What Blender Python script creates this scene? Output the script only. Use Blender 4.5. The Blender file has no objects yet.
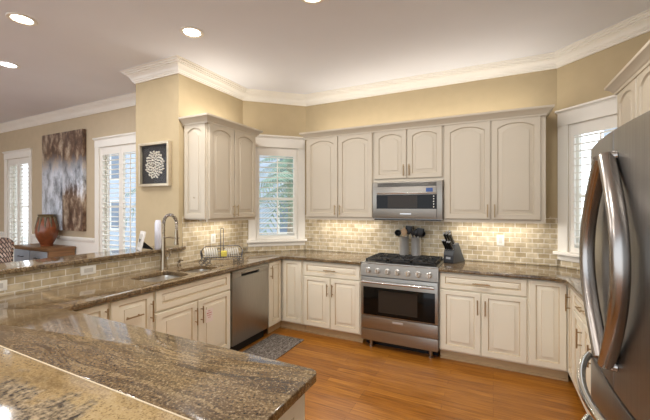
import bpy, bmesh, math, random
from mathutils import Vector, Matrix, Euler
random.seed(7)
PI = math.pi
S = bpy.context.scene
C = S.collection

# ------------------------------------------------------------------ camera, sky, exposure
H = 1.518
cam_d = bpy.data.cameras.new('camera')
cam = bpy.data.objects.new('camera', cam_d); C.objects.link(cam)
cam.location = (0, 0, H)
cam.rotation_euler = (PI/2, 0, 0.4612)
cam_d.sensor_width = 36.0
cam_d.lens = 36.0*338.5/650
cam_d.shift_y = -3.4/650
cam_d.clip_start = 0.02
S.camera = cam

SKY_BACK, SKY_FRONT = 1.08, 2.1
CAN_POWER = 8.0
w = bpy.data.worlds.new('daylight'); S.world = w; w.use_nodes = True
wn = w.node_tree; bg = wn.nodes['Background']
tc = wn.nodes.new('ShaderNodeTexCoord'); sep = wn.nodes.new('ShaderNodeSeparateXYZ')
rmp = wn.nodes.new('ShaderNodeValToRGB')
wn.links.new(tc.outputs['Generated'], sep.inputs[0]); wn.links.new(sep.outputs['Z'], rmp.inputs[0])
rmp.color_ramp.elements[0].position = 0.0; rmp.color_ramp.elements[0].color = (0.87, 0.93, 1.0, 1)
rmp.color_ramp.elements[1].position = 0.7; rmp.color_ramp.elements[1].color = (0.74, 0.86, 1.0, 1)
wn.links.new(rmp.outputs[0], bg.inputs['Color'])
# the sky is brighter on the side the windows face (+Y) than behind the house
mr = wn.nodes.new('ShaderNodeMapRange'); mr.interpolation_type = 'SMOOTHSTEP'
mr.inputs['From Min'].default_value = -.15; mr.inputs['From Max'].default_value = .35
mr.inputs['To Min'].default_value = SKY_BACK; mr.inputs['To Max'].default_value = SKY_FRONT
wn.links.new(sep.outputs['Y'], mr.inputs['Value']); wn.links.new(mr.outputs[0], bg.inputs['Strength'])
S.view_settings.view_transform = 'Standard'; S.view_settings.look = 'None'
S.view_settings.gamma = 1; S.view_settings.use_curve_mapping = False
S.view_settings.exposure = 1.0

# ------------------------------------------------------------------ materials
def lin(c):
    return tuple(((x/255)/12.92 if x/255 <= .04045 else ((x/255+.055)/1.055)**2.4) for x in c) + (1,)
MATS = {}
def mat(name, rgb, rough=.5, metal=0, var=0.0, vscale=8, bump=0, bscale=60, spec=.5, stretch=None, coat=0):
    m = bpy.data.materials.new(name); m.use_nodes = True; MATS[name] = m
    n = m.node_tree; b = n.nodes['Principled BSDF']
    b.inputs['Base Color'].default_value = lin(rgb); b.inputs['Roughness'].default_value = rough
    b.inputs['Metallic'].default_value = metal; b.inputs['Specular IOR Level'].default_value = spec
    b.inputs['Coat Weight'].default_value = coat
    t = n.nodes.new('ShaderNodeTexCoord'); mp = n.nodes.new('ShaderNodeMapping')
    n.links.new(t.outputs['Object'], mp.inputs[0])
    if stretch: mp.inputs['Scale'].default_value = stretch
    if var:
        nz = n.nodes.new('ShaderNodeTexNoise'); nz.inputs['Scale'].default_value = vscale; nz.inputs['Detail'].default_value = 4
        n.links.new(mp.outputs[0], nz.inputs['Vector'])
        r = n.nodes.new('ShaderNodeValToRGB'); n.links.new(nz.outputs['Fac'], r.inputs[0])
        a = lin(rgb)
        r.color_ramp.elements[0].position = .3; r.color_ramp.elements[1].position = .7
        r.color_ramp.elements[0].color = tuple(max(0, x*(1-var)) for x in a[:3])+(1,)
        r.color_ramp.elements[1].color = tuple(min(1, x*(1+var)) for x in a[:3])+(1,)
        n.links.new(r.outputs[0], b.inputs['Base Color'])
    if bump:
        nz = n.nodes.new('ShaderNodeTexNoise'); nz.inputs['Scale'].default_value = bscale; nz.inputs['Detail'].default_value = 3
        n.links.new(mp.outputs[0], nz.inputs['Vector'])
        bp = n.nodes.new('ShaderNodeBump'); bp.inputs['Strength'].default_value = bump; bp.inputs['Distance'].default_value = .002
        n.links.new(nz.outputs['Fac'], bp.inputs['Height']); n.links.new(bp.outputs[0], b.inputs['Normal'])
    return m
def emis(name, rgb, s):
    m = bpy.data.materials.new(name); m.use_nodes = True; MATS[name] = m
    b = m.node_tree.nodes['Principled BSDF']
    b.inputs['Base Color'].default_value = lin(rgb); b.inputs['Emission Color'].default_value = lin(rgb); b.inputs['Emission Strength'].default_value = s
    return m

mat('wall_tan', (188, 170, 137), .8, var=.03, bump=.05, bscale=200, spec=.2)
mat('wall_breakfast', (196, 178, 150), .8, var=.03, spec=.2)
mat('ceiling_paint', (232, 234, 241), .9, var=.015, vscale=2, spec=.2)
mat('trim_white', (240, 235, 225), .45, var=.01)
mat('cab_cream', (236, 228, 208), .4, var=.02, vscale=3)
mat('cab_cream_shaded', (200, 189, 170), .4, var=.02, vscale=3)  # base cabinet cream with the shade on the wall cabinets put into its colour
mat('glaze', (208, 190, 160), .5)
mat('glaze_shaded', (192, 180, 160), .5)  # groove glaze darkened to go with the shaded cream
mat('kick', (206, 180, 140), .5, var=.08, stretch=(1, 8, 8))
mat('steel', (166, 162, 155), .32, 1, var=.08, vscale=6, stretch=(1, 1, 30))
mat('steel_side', (172, 168, 161), .36, 1, var=.08, vscale=6, stretch=(30, 30, 1))
mat('microwave_steel', (146, 140, 131), .3, 1, var=.06, vscale=6, stretch=(1, 1, 30))
mat('fridge_steel', (146, 145, 143), .36, 1, var=.08, vscale=5, stretch=(1, 20, .6))
mat('grout', (206, 190, 160), .7)
mat('crock_steel', (216, 212, 206), .3, .72)
mat('knob_silver', (206, 204, 200), .3, .55)
mat('handle_steel', (172, 166, 160), .26, 1)
mat('chrome', (214, 212, 208), .12, 1)
mat('pull_nickel', (176, 152, 116), .3, 1)
mat('black_glass', (14, 13, 12), .08, 0, spec=.22)
mat('black_iron', (26, 25, 25), .45, 0, var=.2, vscale=40)
mat('black_plastic', (22, 22, 24), .35)
mat('dark_gap', (30, 28, 26), .7)
mat('smoked_window', (52, 46, 40), .2, spec=.2)
mat('nickel', (158, 143, 122), .25, 1)
mat('display_blue', (40, 70, 130), .2)
mat('white_plastic', (238, 234, 224), .35)
mat('off_white_part', (205, 200, 190), .4)
mat('white_ceramic', (242, 240, 234), .2)
mat('wire_grey', (88, 88, 90), .35, .8)
mat('sponge_yellow', (222, 206, 96), .9, var=.12, vscale=60, bump=.4, bscale=120)
mat('spoon_wood', (212, 176, 136), .55, var=.15, stretch=(1, 1, .2), vscale=40)
mat('block_grey', (72, 74, 76), .5, var=.08, vscale=30)
mat('block_front', (48, 48, 50), .4)
mat('badge_silver', (205, 206, 208), .3, .6)
mat('silver_frame', (205, 192, 168), .35, .5, var=.06, vscale=20)
mat('charcoal_mat', (40, 34, 33), .6, var=.1, vscale=30)
mat('paper_flower', (226, 216, 202), .7, var=.1, vscale=50)
mat('vase_rust', (128, 70, 40), .3, var=.35, vscale=9, coat=.3)
mat('vase_glaze', (98, 84, 58), .35, var=.3, vscale=12)
mat('side_wood', (128, 92, 58), .45, var=.25, stretch=(.6, .6, 8), vscale=6)
mat('side_blue', (150, 160, 172), .35, var=.08, vscale=5)
mat('sticker_paper', (240, 226, 218), .6)
mat('red_ink', (190, 60, 60), .6)
mat('sink_steel', (228, 222, 212), .3, 1, var=.05, vscale=10)
mat('frame_white', (236, 232, 226), .4)
mat('lavender_white', (226, 226, 236), .4)
mat('foliage', (140, 160, 136), .8, var=.3, vscale=5)
mat('trunk', (150, 135, 115), .9, var=.3, vscale=12)
mat('house_siding', (186, 194, 206), .8, var=.04, stretch=(.3, .3, 12), vscale=2)
mat('house_dark', (120, 132, 148), .4)
mat('roof_grey', (120, 118, 120), .8, var=.15)
mat('ground_out', (200, 200, 190), .9, var=.1, vscale=1)
mat('shutter_white', (238, 233, 223), .45)
emis('lamp_warm', (255, 240, 214), 9)
emis('lamp_cool', (236, 244, 255), 9)
emis('strip_warm', (255, 226, 176), 2.0)

def nt(name, rough=.5, spec=.5):
    m = bpy.data.materials.new(name); m.use_nodes = True; MATS[name] = m
    n = m.node_tree; b = n.nodes['Principled BSDF']; b.inputs['Roughness'].default_value = rough; b.inputs['Specular IOR Level'].default_value = spec
    return m, n, b
def N(n, typ, **kw):
    x = n.nodes.new(typ)
    for k, v in kw.items():
        if k in x.inputs: x.inputs[k].default_value = v
        else: setattr(x, k, v)
    return x
def ramp(n, src, stops):
    r = n.nodes.new('ShaderNodeValToRGB'); n.links.new(src, r.inputs[0]); e = r.color_ramp.elements
    while len(e) < len(stops): e.new(.5)
    for i, (p, c) in enumerate(stops):
        e[i].position = p; e[i].color = lin(c) if len(c) == 3 else c
    return r.outputs[0]
def mixc(n, fac, a, b, mode='MIX'):
    x = n.nodes.new('ShaderNodeMix'); x.data_type = 'RGBA'; x.blend_type = mode
    for s, v in ((x.inputs[0], fac), (x.inputs[6], a), (x.inputs[7], b)):
        if hasattr(v, 'is_linked'): n.links.new(v, s)
        else: s.default_value = v
    return x.outputs[2]

# tumbled stone subway tile
def tile_mat(name, c1, c2, mortar):
    m, n, b = nt(name, .42, .4)
    uv = N(n, 'ShaderNodeUVMap'); uv.uv_map = 'UVMap'
    br = N(n, 'ShaderNodeTexBrick', Scale=1.0, **{'Mortar Size': .0036, 'Brick Width': .104, 'Row Height': .0517, 'Mortar Smooth': .3, 'Bias': -.1})
    br.inputs['Color1'].default_value = lin(c1); br.inputs['Color2'].default_value = lin(c2); br.inputs['Mortar'].default_value = lin(mortar)
    n.links.new(uv.outputs[0], br.inputs['Vector'])
    nz = N(n, 'ShaderNodeTexNoise', Scale=14.0, Detail=5.0); n.links.new(uv.outputs[0], nz.inputs['Vector'])
    v = ramp(n, nz.outputs['Fac'], [(.3, (196, 190, 182)), (.7, (255, 255, 255))])
    n.links.new(mixc(n, .8, br.outputs['Color'], v, 'MULTIPLY'), b.inputs['Base Color'])
    bp = N(n, 'ShaderNodeBump', Strength=.6, Distance=.003); bp.invert = True
    n.links.new(br.outputs['Fac'], bp.inputs['Height']); n.links.new(bp.outputs[0], b.inputs['Normal'])
    return m
tile_mat('tile', (222, 206, 174), (192, 172, 134), (246, 240, 226))

# oak strip floor, boards along X
m, n, b = nt('oak_floor', .3, .45)
t = N(n, 'ShaderNodeTexCoord')
br = N(n, 'ShaderNodeTexBrick', Scale=1.0, **{'Mortar Size': .0012, 'Brick Width': .95, 'Row Height': .068, 'Mortar Smooth': .4, 'Bias': 0.0}); br.offset = .37; br.offset_frequency = 3
br.inputs['Color1'].default_value = lin((186, 124, 46)); br.inputs['Color2'].default_value = lin((162, 102, 34)); br.inputs['Mortar'].default_value = lin((112, 64, 22))
n.links.new(t.outputs['Object'], br.inputs['Vector'])
mp = N(n, 'ShaderNodeMapping'); mp.inputs['Scale'].default_value = (1.6, 26, 1); n.links.new(t.outputs['Object'], mp.inputs[0])
nz = N(n, 'ShaderNodeTexNoise', Scale=2.2, Detail=6.0, Distortion=.6); n.links.new(mp.outputs[0], nz.inputs['Vector'])
g = ramp(n, nz.outputs['Fac'], [(.3, (190, 176, 160)), (.65, (255, 255, 255))])
n.links.new(mixc(n, .9, br.outputs['Color'], g, 'MULTIPLY'), b.inputs['Base Color'])

# granite
def granite(name, stops, sx, sy, light, dark, rot=0, patch=None, rough=.1):
    m, n, b = nt(name, rough, .5)
    t = N(n, 'ShaderNodeTexCoord')
    lo = N(n, 'ShaderNodeTexNoise', Scale=1.1, Detail=2.0); n.links.new(t.outputs['Object'], lo.inputs['Vector'])
    add = n.nodes.new('ShaderNodeVectorMath'); add.operation = 'MULTIPLY_ADD'
    n.links.new(lo.outputs['Color'], add.inputs[0]); add.inputs[1].default_value = (.42, .42, .0); n.links.new(t.outputs['Object'], add.inputs[2])
    mp = N(n, 'ShaderNodeMapping'); mp.inputs['Scale'].default_value = (sx, sy, 1); mp.inputs['Rotation'].default_value = (0, 0, rot)
    n.links.new(add.outputs[0], mp.inputs[0])
    a = N(n, 'ShaderNodeTexNoise', Scale=1.0, Detail=8.0, Roughness=.62, Distortion=.5); n.links.new(mp.outputs[0], a.inputs['Vector'])
    col = ramp(n, a.outputs['Fac'], stops)
    f = N(n, 'ShaderNodeTexNoise', Scale=120.0, Detail=3.0, Roughness=.7); n.links.new(t.outputs['Object'], f.inputs['Vector'])
    k = ramp(n, f.outputs['Fac'], [(.55, (0, 0, 0)), (.66, (255, 255, 255))])
    k2 = ramp(n, f.outputs['Fac'], [(.36, (255, 255, 255)), (.46, (0, 0, 0))])
    col = mixc(n, k2, col, lin(dark)); 
    kk = N(n, 'ShaderNodeMath', operation='MULTIPLY'); n.links.new(k, kk.inputs[0]); kk.inputs[1].default_value = .5
    col = mixc(n, kk.outputs[0], col, lin(light))
    if patch:
        px, py, pr, pc = patch
        d = n.nodes.new('ShaderNodeVectorMath'); d.operation = 'DISTANCE'; n.links.new(add.outputs[0], d.inputs[0]); d.inputs[1].default_value = (px+.21, py+.21, .914)
        nz = N(n, 'ShaderNodeTexNoise', Scale=9.0, Detail=6.0, Roughness=.7); n.links.new(t.outputs['Object'], nz.inputs['Vector'])
        s = N(n, 'ShaderNodeMath', operation='MULTIPLY_ADD'); n.links.new(nz.outputs['Fac'], s.inputs[0]); s.inputs[1].default_value = .55; n.links.new(d.outputs['Value'], s.inputs[2])
        fac = ramp(n, s.outputs[0], [(pr, (255, 255, 255)), (pr+.05, (0, 0, 0))])
        f2 = N(n, 'ShaderNodeTexNoise', Scale=45.0, Detail=5.0, Roughness=.7); n.links.new(t.outputs['Object'], f2.inputs['Vector'])
        pcol = ramp(n, f2.outputs['Fac'], [(.38, pc), (.62, (176, 156, 124))])
        col = mixc(n, fac, col, pcol)
    n.links.new(col, b.inputs['Base Color'])
    b.inputs['Coat Weight'].default_value = .35; b.inputs['Coat Roughness'].default_value = .03
    return m
granite('granite', [(.3, (44, 33, 24)), (.4, (84, 66, 46)), (.48, (120, 98, 68)), (.54, (86, 68, 48)), (.62, (138, 116, 84)), (.7, (112, 90, 62)), (.8, (208, 188, 152))], 1.5, 13, (196, 176, 142), (56, 43, 31))
granite('granite_edge', [(.3, (64, 48, 32)), (.5, (136, 108, 72)), (.75, (212, 192, 152))], 14, 14, (220, 204, 172), (62, 48, 34))
granite('granite_gold', [(.3, (118, 96, 64)), (.5, (158, 132, 90)), (.72, (180, 156, 112))], 2.2, 7, (192, 170, 128), (116, 92, 60), patch=(-1.32, .33, .57, (50, 40, 31)))

# woven chair back, rug, canvas
m, n, b = nt('woven_cane', .7)
uv = N(n, 'ShaderNodeUVMap'); uv.uv_map = 'UVMap'
ck = N(n, 'ShaderNodeTexBrick', Scale=1.0, **{'Mortar Size': .012, 'Brick Width': .10, 'Row Height': .045, 'Mortar Smooth': .5})
ck.inputs['Color1'].default_value = lin((216, 194, 176)); ck.inputs['Color2'].default_value = lin((150, 118, 98)); ck.inputs['Mortar'].default_value = lin((58, 42, 36))
mp = N(n, 'ShaderNodeMapping'); mp.inputs['Rotation'].default_value = (0, 0, .6); n.links.new(uv.outputs[0], mp.inputs[0]); n.links.new(mp.outputs[0], ck.inputs['Vector']); n.links.new(ck.outputs['Color'], b.inputs['Base Color'])
m, n, b = nt('rug_grey', .95, .1)
t = N(n, 'ShaderNodeTexCoord'); nz = N(n, 'ShaderNodeTexNoise', Scale=70.0, Detail=4.0, Roughness=.8)
mp = N(n, 'ShaderNodeMapping'); mp.inputs['Scale'].default_value = (1, .4, 1); n.links.new(t.outputs['Object'], mp.inputs[0]); n.links.new(mp.outputs[0], nz.inputs['Vector'])
n.links.new(ramp(n, nz.outputs['Fac'], [(.38, (70, 63, 58)), (.5, (120, 111, 103)), (.64, (160, 152, 144))]), b.inputs['Base Color'])
def canvas_mat(name, seed, lo, hi):
    m, n, b = nt(name, .28)
    t = N(n, 'ShaderNodeTexCoord')
    mp = N(n, 'ShaderNodeMapping'); mp.inputs['Scale'].default_value = (5, 5, 2.6); mp.inputs['Location'].default_value = (seed, seed*2, 0); n.links.new(t.outputs['Object'], mp.inputs[0])
    nz = N(n, 'ShaderNodeTexNoise', Scale=1.0, Detail=8.0, Roughness=.7); n.links.new(mp.outputs[0], nz.inputs['Vector'])
    brown = ramp(n, nz.outputs['Fac'], [(.34, (46, 34, 31)), (.48, (108, 84, 68)), (.58, (176, 156, 134)), (.72, (222, 210, 194))])
    grey = ramp(n, nz.outputs['Fac'], [(.33, (78, 78, 84)), (.45, (168, 174, 182)), (.56, (222, 228, 238)), (.75, (244, 247, 252))])
    sp = N(n, 'ShaderNodeSeparateXYZ'); n.links.new(t.outputs['Object'], sp.inputs[0])
    kz = N(n, 'ShaderNodeMath', operation='MULTIPLY'); n.links.new(sp.outputs['Z'], kz.inputs[0]); kz.inputs[1].default_value = .5
    k = N(n, 'ShaderNodeMath', operation='MULTIPLY_ADD'); n.links.new(nz.outputs['Fac'], k.inputs[0]); k.inputs[1].default_value = .45; n.links.new(kz.outputs[0], k.inputs[2])
    f = ramp(n, k.outputs[0], [(lo, (0, 0, 0)), (lo+.1, (255, 255, 255)), (hi, (255, 255, 255)), (hi+.12, (0, 0, 0))])
    n.links.new(mixc(n, f, brown, grey), b.inputs['Base Color'])
canvas_mat('canvas_left', 3.1, .12, .70)
canvas_mat('canvas_right', 7.7, .5, .68)
# shutter glass: clear pane that still reflects a little
m = bpy.data.materials.new('pane_glass'); m.use_nodes = True; MATS['pane_glass'] = m
n = m.node_tree; n.nodes.clear()
o_ = n.nodes.new('ShaderNodeOutputMaterial'); mx = n.nodes.new('ShaderNodeMixShader'); tr = n.nodes.new('ShaderNodeBsdfTransparent'); gl = n.nodes.new('ShaderNodeBsdfGlossy')
tr.inputs[0].default_value = (.97, .98, .98, 1); gl.inputs['Roughness'].default_value = .02; mx.inputs[0].default_value = .035
n.links.new(tr.outputs[0], mx.inputs[1]); n.links.new(gl.outputs[0], mx.inputs[2]); n.links.new(mx.outputs[0], o_.inputs[0])

m = MATS['pane_glass'].copy(); m.name = 'clear_glazing'; MATS['clear_glazing'] = m
[x for x in m.node_tree.nodes if x.type == 'MIX_SHADER'][0].inputs[0].default_value = .012
# ------------------------------------------------------------------ mesh helpers
class MB:
    def __init__(s): s.b = bmesh.new()
    def quad(s, pts, mi=0):
        f = s.b.faces.new([s.b.verts.new(p) for p in pts]); f.material_index = mi; return f
    def box(s, x0, x1, y0, y1, z0, z1, mi=0, M=None):
        v = [Vector((x, y, z)) for z in (z0, z1) for y in (y0, y1) for x in (x0, x1)]
        if M: v = [M @ p for p in v]
        v = [s.b.verts.new(p) for p in v]
        for q in ((0, 2, 3, 1), (4, 5, 7, 6), (0, 1, 5, 4), (2, 6, 7, 3), (0, 4, 6, 2), (1, 3, 7, 5)):
            s.b.faces.new([v[i] for i in q]).material_index = mi
        return s
    def tube(s, pts, r, seg=8, mi=0, closed=False, flat=None):
        pts = [Vector(p) for p in pts]; rings = []; n = len(pts); rr = r if isinstance(r, (list, tuple)) else [r]*n
        prev = None
        for i, p in enumerate(pts):
            if closed: d = pts[(i+1) % n]-pts[i-1]
            else: d = pts[min(i+1, n-1)]-pts[max(i-1, 0)]
            d.normalize()
            if prev is None:
                up = Vector((0, 0, 1)) if abs(d.z) < .9 else Vector((1, 0, 0))
                a = d.cross(up).normalized()
            else:
                a = prev-d*prev.dot(d); a.normalize()
            prev = a; c = d.cross(a)
            fx, fy = flat if flat else (1, 1)
            rings.append([s.b.verts.new(p+(a*math.cos(2*PI*k/seg)*fx+c*math.sin(2*PI*k/seg)*fy)*rr[i]) for k in range(seg)])
        m = n if closed else n-1
        for i in range(m):
            A, B = rings[i], rings[(i+1) % n]
            for k in range(seg):
                s.b.faces.new((A[k], A[(k+1) % seg], B[(k+1) % seg], B[k])).material_index = mi
        if not closed:
            s.b.faces.new(rings[0][::-1]).material_index = mi; s.b.faces.new(rings[-1]).material_index = mi
        return s
    def lathe(s, prof, c=(0, 0, 0), seg=24, mi=0, axis='z', capb=True, capt=True):
        rings = []
        for r, z in prof:
            ring = []
            for k in range(seg):
                a = 2*PI*k/seg; x, y = r*math.cos(a), r*math.sin(a)
                p = (x, y, z) if axis == 'z' else ((x, -z, y) if axis == 'y' else (z, x, y))
                ring.append(s.b.verts.new((p[0]+c[0], p[1]+c[1], p[2]+c[2])))
            rings.append(ring)
        for A, B in zip(rings, rings[1:]):
            for k in range(seg): s.b.faces.new((A[k], A[(k+1) % seg], B[(k+1) % seg], B[k])).material_index = mi
        if capb: s.b.faces.new(rings[0][::-1]).material_index = mi
        if capt: s.b.faces.new(rings[-1]).material_index = mi
        return s
    def loops(s, loops, mis, cap=True, capmi=0):
        R = [[s.b.verts.new(p) for p in L] for L in loops]; n = len(R[0])
        for i, (A, B) in enumerate(zip(R, R[1:])):
            for k in range(n): s.b.faces.new((A[k], A[(k+1) % n], B[(k+1) % n], B[k])).material_index = mis[i]
        s.b.faces.new(R[0][::-1]).material_index = mis[0]
        if cap: s.b.faces.new(R[-1]).material_index = capmi
        return s
    def prism(s, poly, axis, a0, a1, mi=0):
        def P(u, v, a): return {'x': (a, u, v), 'y': (u, a, v), 'z': (u, v, a)}[axis]
        A = [s.b.verts.new(P(u, v, a0)) for u, v in poly]; B = [s.b.verts.new(P(u, v, a1)) for u, v in poly]; n = len(A)
        for k in range(n): s.b.faces.new((A[k], A[(k+1) % n], B[(k+1) % n], B[k])).material_index = mi
        s.b.faces.new(A[::-1]).material_index = mi; s.b.faces.new(B).material_index = mi
        return s
    def sweep(s, path, prof, mi=0):
        n = len(path); rings = []
        for i in range(n):
            p = Vector(path[i]); ds = []
            if i > 0: ds.append((p-Vector(path[i-1])).normalized())
            if i < n-1: ds.append((Vector(path[i+1])-p).normalized())
            rn = [Vector((d.y, -d.x)) for d in ds]
            if len(rn) == 1: o = rn[0]
            else:
                bis = (rn[0]+rn[1]).normalized(); o = bis/max(.2, bis.dot(rn[0]))
            rings.append([s.b.verts.new((p.x+o.x*a, p.y+o.y*a, z)) for a, z in prof])
        m = len(prof)
        for A, B in zip(rings, rings[1:]):
            for k in range(m): s.b.faces.new((A[k], A[(k+1) % m], B[(k+1) % m], B[k])).material_index = mi
        s.b.faces.new(rings[0]).material_index = mi; s.b.faces.new(rings[-1][::-1]).material_index = mi
        return s
    def build(s, name, mats, parent=None, loc=None, rot=None, bev=0, uv=True, smooth=True, seg=2):
        bmesh.ops.recalc_face_normals(s.b, faces=s.b.faces[:])
        if bev: bmesh.ops.bevel(s.b, geom=[e for e in s.b.edges if len(e.link_faces) == 2 and e.calc_face_angle(0) > .6], offset=bev, segments=seg, profile=.6, affect='EDGES', clamp_overlap=True)
        if uv: box_uv(s.b)
        me = bpy.data.meshes.new(name); s.b.to_mesh(me); s.b.free()
        for q in (mats if isinstance(mats, (list, tuple)) else [mats]): me.materials.append(MATS[q])
        if smooth:
            for p in me.polygons: p.use_smooth = True
            me.set_sharp_from_angle(angle=math.radians(38))
        o = bpy.data.objects.new(name, me); C.objects.link(o)
        if parent: o.parent = parent
        if loc: o.location = loc
        if rot: o.rotation_euler = rot
        return o
def box_uv(b):
    L = b.loops.layers.uv.get('UVMap') or b.loops.layers.uv.new('UVMap')
    for f in b.faces:
        n = f.normal
        if abs(n.z) > .7:
            for l in f.loops: l[L].uv = (l.vert.co.x, l.vert.co.y)
        else:
            t = Vector((-n.y, n.x, 0)); t.normalize()
            if t.x+t.y < 0: t = -t
            for l in f.loops: l[L].uv = (l.vert.co.dot(t), l.vert.co.z)
def tag(o, label=None, cat=None, group=None, kind=None):
    if label: o['label'] = label
    if cat: o['category'] = cat
    if group: o['group'] = group
    if kind: o['kind'] = kind
    return o
def thing(name, label, cat, loc=(0, 0, 0), rz=0, group=None, kind=None):
    o = bpy.data.objects.new(name, None); C.objects.link(o); o.empty_display_size = .1
    o.location = loc; o.rotation_euler = (0, 0, rz)
    return tag(o, label, cat, group, kind)
def struct(o, label=None): return tag(o, label, None, None, 'structure')
def copy_tree(o, parent=None):
    c = o.copy(); C.objects.link(c)
    if parent: c.parent = parent
    for ch in list(o.children): copy_tree(ch, c)
    return c
def slab(name, outline, holes, z0, z1, mats, r=.008, parent=None, edge_mi=1):
    cu = bpy.data.curves.new(name, 'CURVE'); cu.dimensions = '2D'; cu.fill_mode = 'BOTH'
    cu.extrude = (z1-z0)/2-r; cu.bevel_depth = r; cu.bevel_resolution = 3; cu.offset = -r
    for P in [outline]+holes:
        sp = cu.splines.new('POLY'); sp.points.add(len(P)-1); sp.use_cyclic_u = True
        for q, p in zip(sp.points, P): q.co = (p[0], p[1], 0, 1)
    tmp = bpy.data.objects.new('tmp', cu); C.objects.link(tmp)
    dg = bpy.context.evaluated_depsgraph_get()
    me = bpy.data.meshes.new_from_object(tmp.evaluated_get(dg)); bpy.data.objects.remove(tmp); bpy.data.curves.remove(cu)
    b = bmesh.new(); b.from_mesh(me); bmesh.ops.remove_doubles(b, verts=b.verts, dist=1e-5)
    bmesh.ops.translate(b, verts=b.verts, vec=(0, 0, (z0+z1)/2)); bmesh.ops.recalc_face_normals(b, faces=b.faces[:])
    box_uv(b)
    for f in b.faces: f.material_index = 0 if f.normal.z > .9 else edge_mi
    me.clear_geometry(); b.to_mesh(me); b.free(); me.name = name; me.materials.clear()
    for q in mats: me.materials.append(MATS[q])
    for p in me.polygons: p.use_smooth = True
    me.set_sharp_from_angle(angle=math.radians(40))
    o = bpy.data.objects.new(name, me); C.objects.link(o)
    if parent: o.parent = parent
    return o
def rrect(x0, x1, y0, y1, r, k=5):
    P = []
    for cx, cy, a in ((x1-r, y0+r, -PI/2), (x1-r, y1-r, 0), (x0+r, y1-r, PI/2), (x0+r, y0+r, PI)):
        for i in range(k+1): P.append((cx+r*math.cos(a+PI/2*i/k), cy+r*math.sin(a+PI/2*i/k)))
    return P

# ------------------------------------------------------------------ room shell
XW, YW, ZC = -2.97, 4.13, 3.05
XR, YB2, XCOL, YCOL = 1.20, 3.04, -3.67, 2.51
struct(MB().box(-9.7, 1.35, -4.0, 4.3, -.05, 0).build('floor', 'oak_floor'), 'honey oak strip floor')
struct(MB().box(-9.7, 1.35, -2.2, 4.3, ZC, ZC+.1).build('ceiling', 'ceiling_paint'), 'plain off white ceiling')
struct(MB().box(-2.40, .63, YW, YW+.12, 0, ZC).build('wall_back', 'wall_tan'), 'tan wall behind the range')
struct(MB().box(XW-.12, XW, YCOL+.001, 3.55, 0, ZC).box(XCOL, XW-.12, YCOL, YB2+.15, 0, ZC).box(XW-.12, XW, YCOL, YCOL+.001, 0, ZC).build('wall_column', 'wall_tan'), 'tan wall end beside the bar and behind the sink side cabinets')
struct(MB().box(XR, XR+.12, -2.2, 3.54, 0, ZC).build('wall_right', 'wall_tan'), 'tan wall behind the refrigerator')
struct(MB().box(-9.7, -9.58, -2.2, YB2+.15, 0, ZC).build('wall_left', 'wall_breakfast'), 'far side wall of the breakfast room')

def holed_wall(name, p0, p1, holes, mname, th=.14, label=None):
    """vertical wall from p0 to p1; local x along, wall body behind local +y"""
    d = Vector((p1[0]-p0[0], p1[1]-p0[1])); L = d.length; a = math.atan2(d.y, d.x)
    m = MB(); xs = 0
    for x0, x1, z0, z1 in sorted(holes):
        m.box(xs, x0, 0, th, 0, ZC); m.box(x0, x1, 0, th, 0, z0); m.box(x0, x1, 0, th, z1, ZC); xs = x1
    m.box(xs, L, 0, th, 0, ZC)
    o = m.build(name, mname, loc=(p0[0], p0[1], 0), rot=(0, 0, a)); return struct(o, label), a
DL0, DL1 = (XW, 3.53), (-2.35, YW)
DR0, DR1 = (.581, YW), (XR, 3.51)
KW = (.17, .745, 1.07, 2.32)
_, aL = holed_wall('wall_corner_left', DL0, DL1, [KW], 'wall_tan', label='angled tan wall with the window left of the range')
_, aR = holed_wall('wall_corner_right', DR0, DR1, [(.118, .72, 1.07, 2.32)], 'wall_tan', label='angled tan wall with the window beside the refrigerator')
BW = [(-8.16, -7.36), (-5.28, -4.28)]
holed_wall('wall_breakfast', (-9.6, YB2), (XCOL+.01, YB2), [(a+9.6, b+9.6, .42, 2.40) for a, b in BW], 'wall_breakfast', label='tan wall of the breakfast room')

CROWN = [(0, ZC-.128), (.014, ZC-.128), (.014, ZC-.112), (.024, ZC-.110), (.026, ZC-.100), (.034, ZC-.094), (.038, ZC-.078), (.05, ZC-.060), (.066, ZC-.048), (.066, ZC-.040), (.082, ZC-.038), (.084, ZC-.026), (.097, ZC-.022), (.099, ZC-.008), (.114, ZC-.006), (.114, ZC), (0, ZC)]
struct(MB().sweep([(XCOL, YB2), (XCOL, YCOL), (XW, YCOL), (XW, 3.53), (-2.35, YW), (.581, YW), (XR, 3.51), (XR, -2.1)], CROWN).build('trim_1', 'trim_white'), 'white crown moulding around the kitchen ceiling')
struct(MB().sweep([(-9.57, YB2), (XCOL, YB2)], CROWN).build('trim_2', 'trim_white'), 'white crown moulding of the breakfast room')
for i, (a, b) in enumerate(((-9.57, -8.27), (-7.25, -5.39), (-4.17, XCOL))):
    struct(MB().sweep([(a, YB2), (b, YB2)], [(0, .97), (.012, .97), (.03, 1.0), (.03, 1.02), (0, 1.04)]).build('trim_%d' % (3+i), 'trim_white'), 'white chair rail of the breakfast room')
    struct(MB().box(a, b, YB2-.006, YB2, .14, .97).build('trim_%d' % (6+i), 'trim_white'), 'white wainscot under the chair rail')
struct(MB().box(-9.57, XCOL, YB2-.018, YB2, 0, .14).build('baseboard_breakfast', 'trim_white'), 'white baseboard of the breakfast room')

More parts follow.
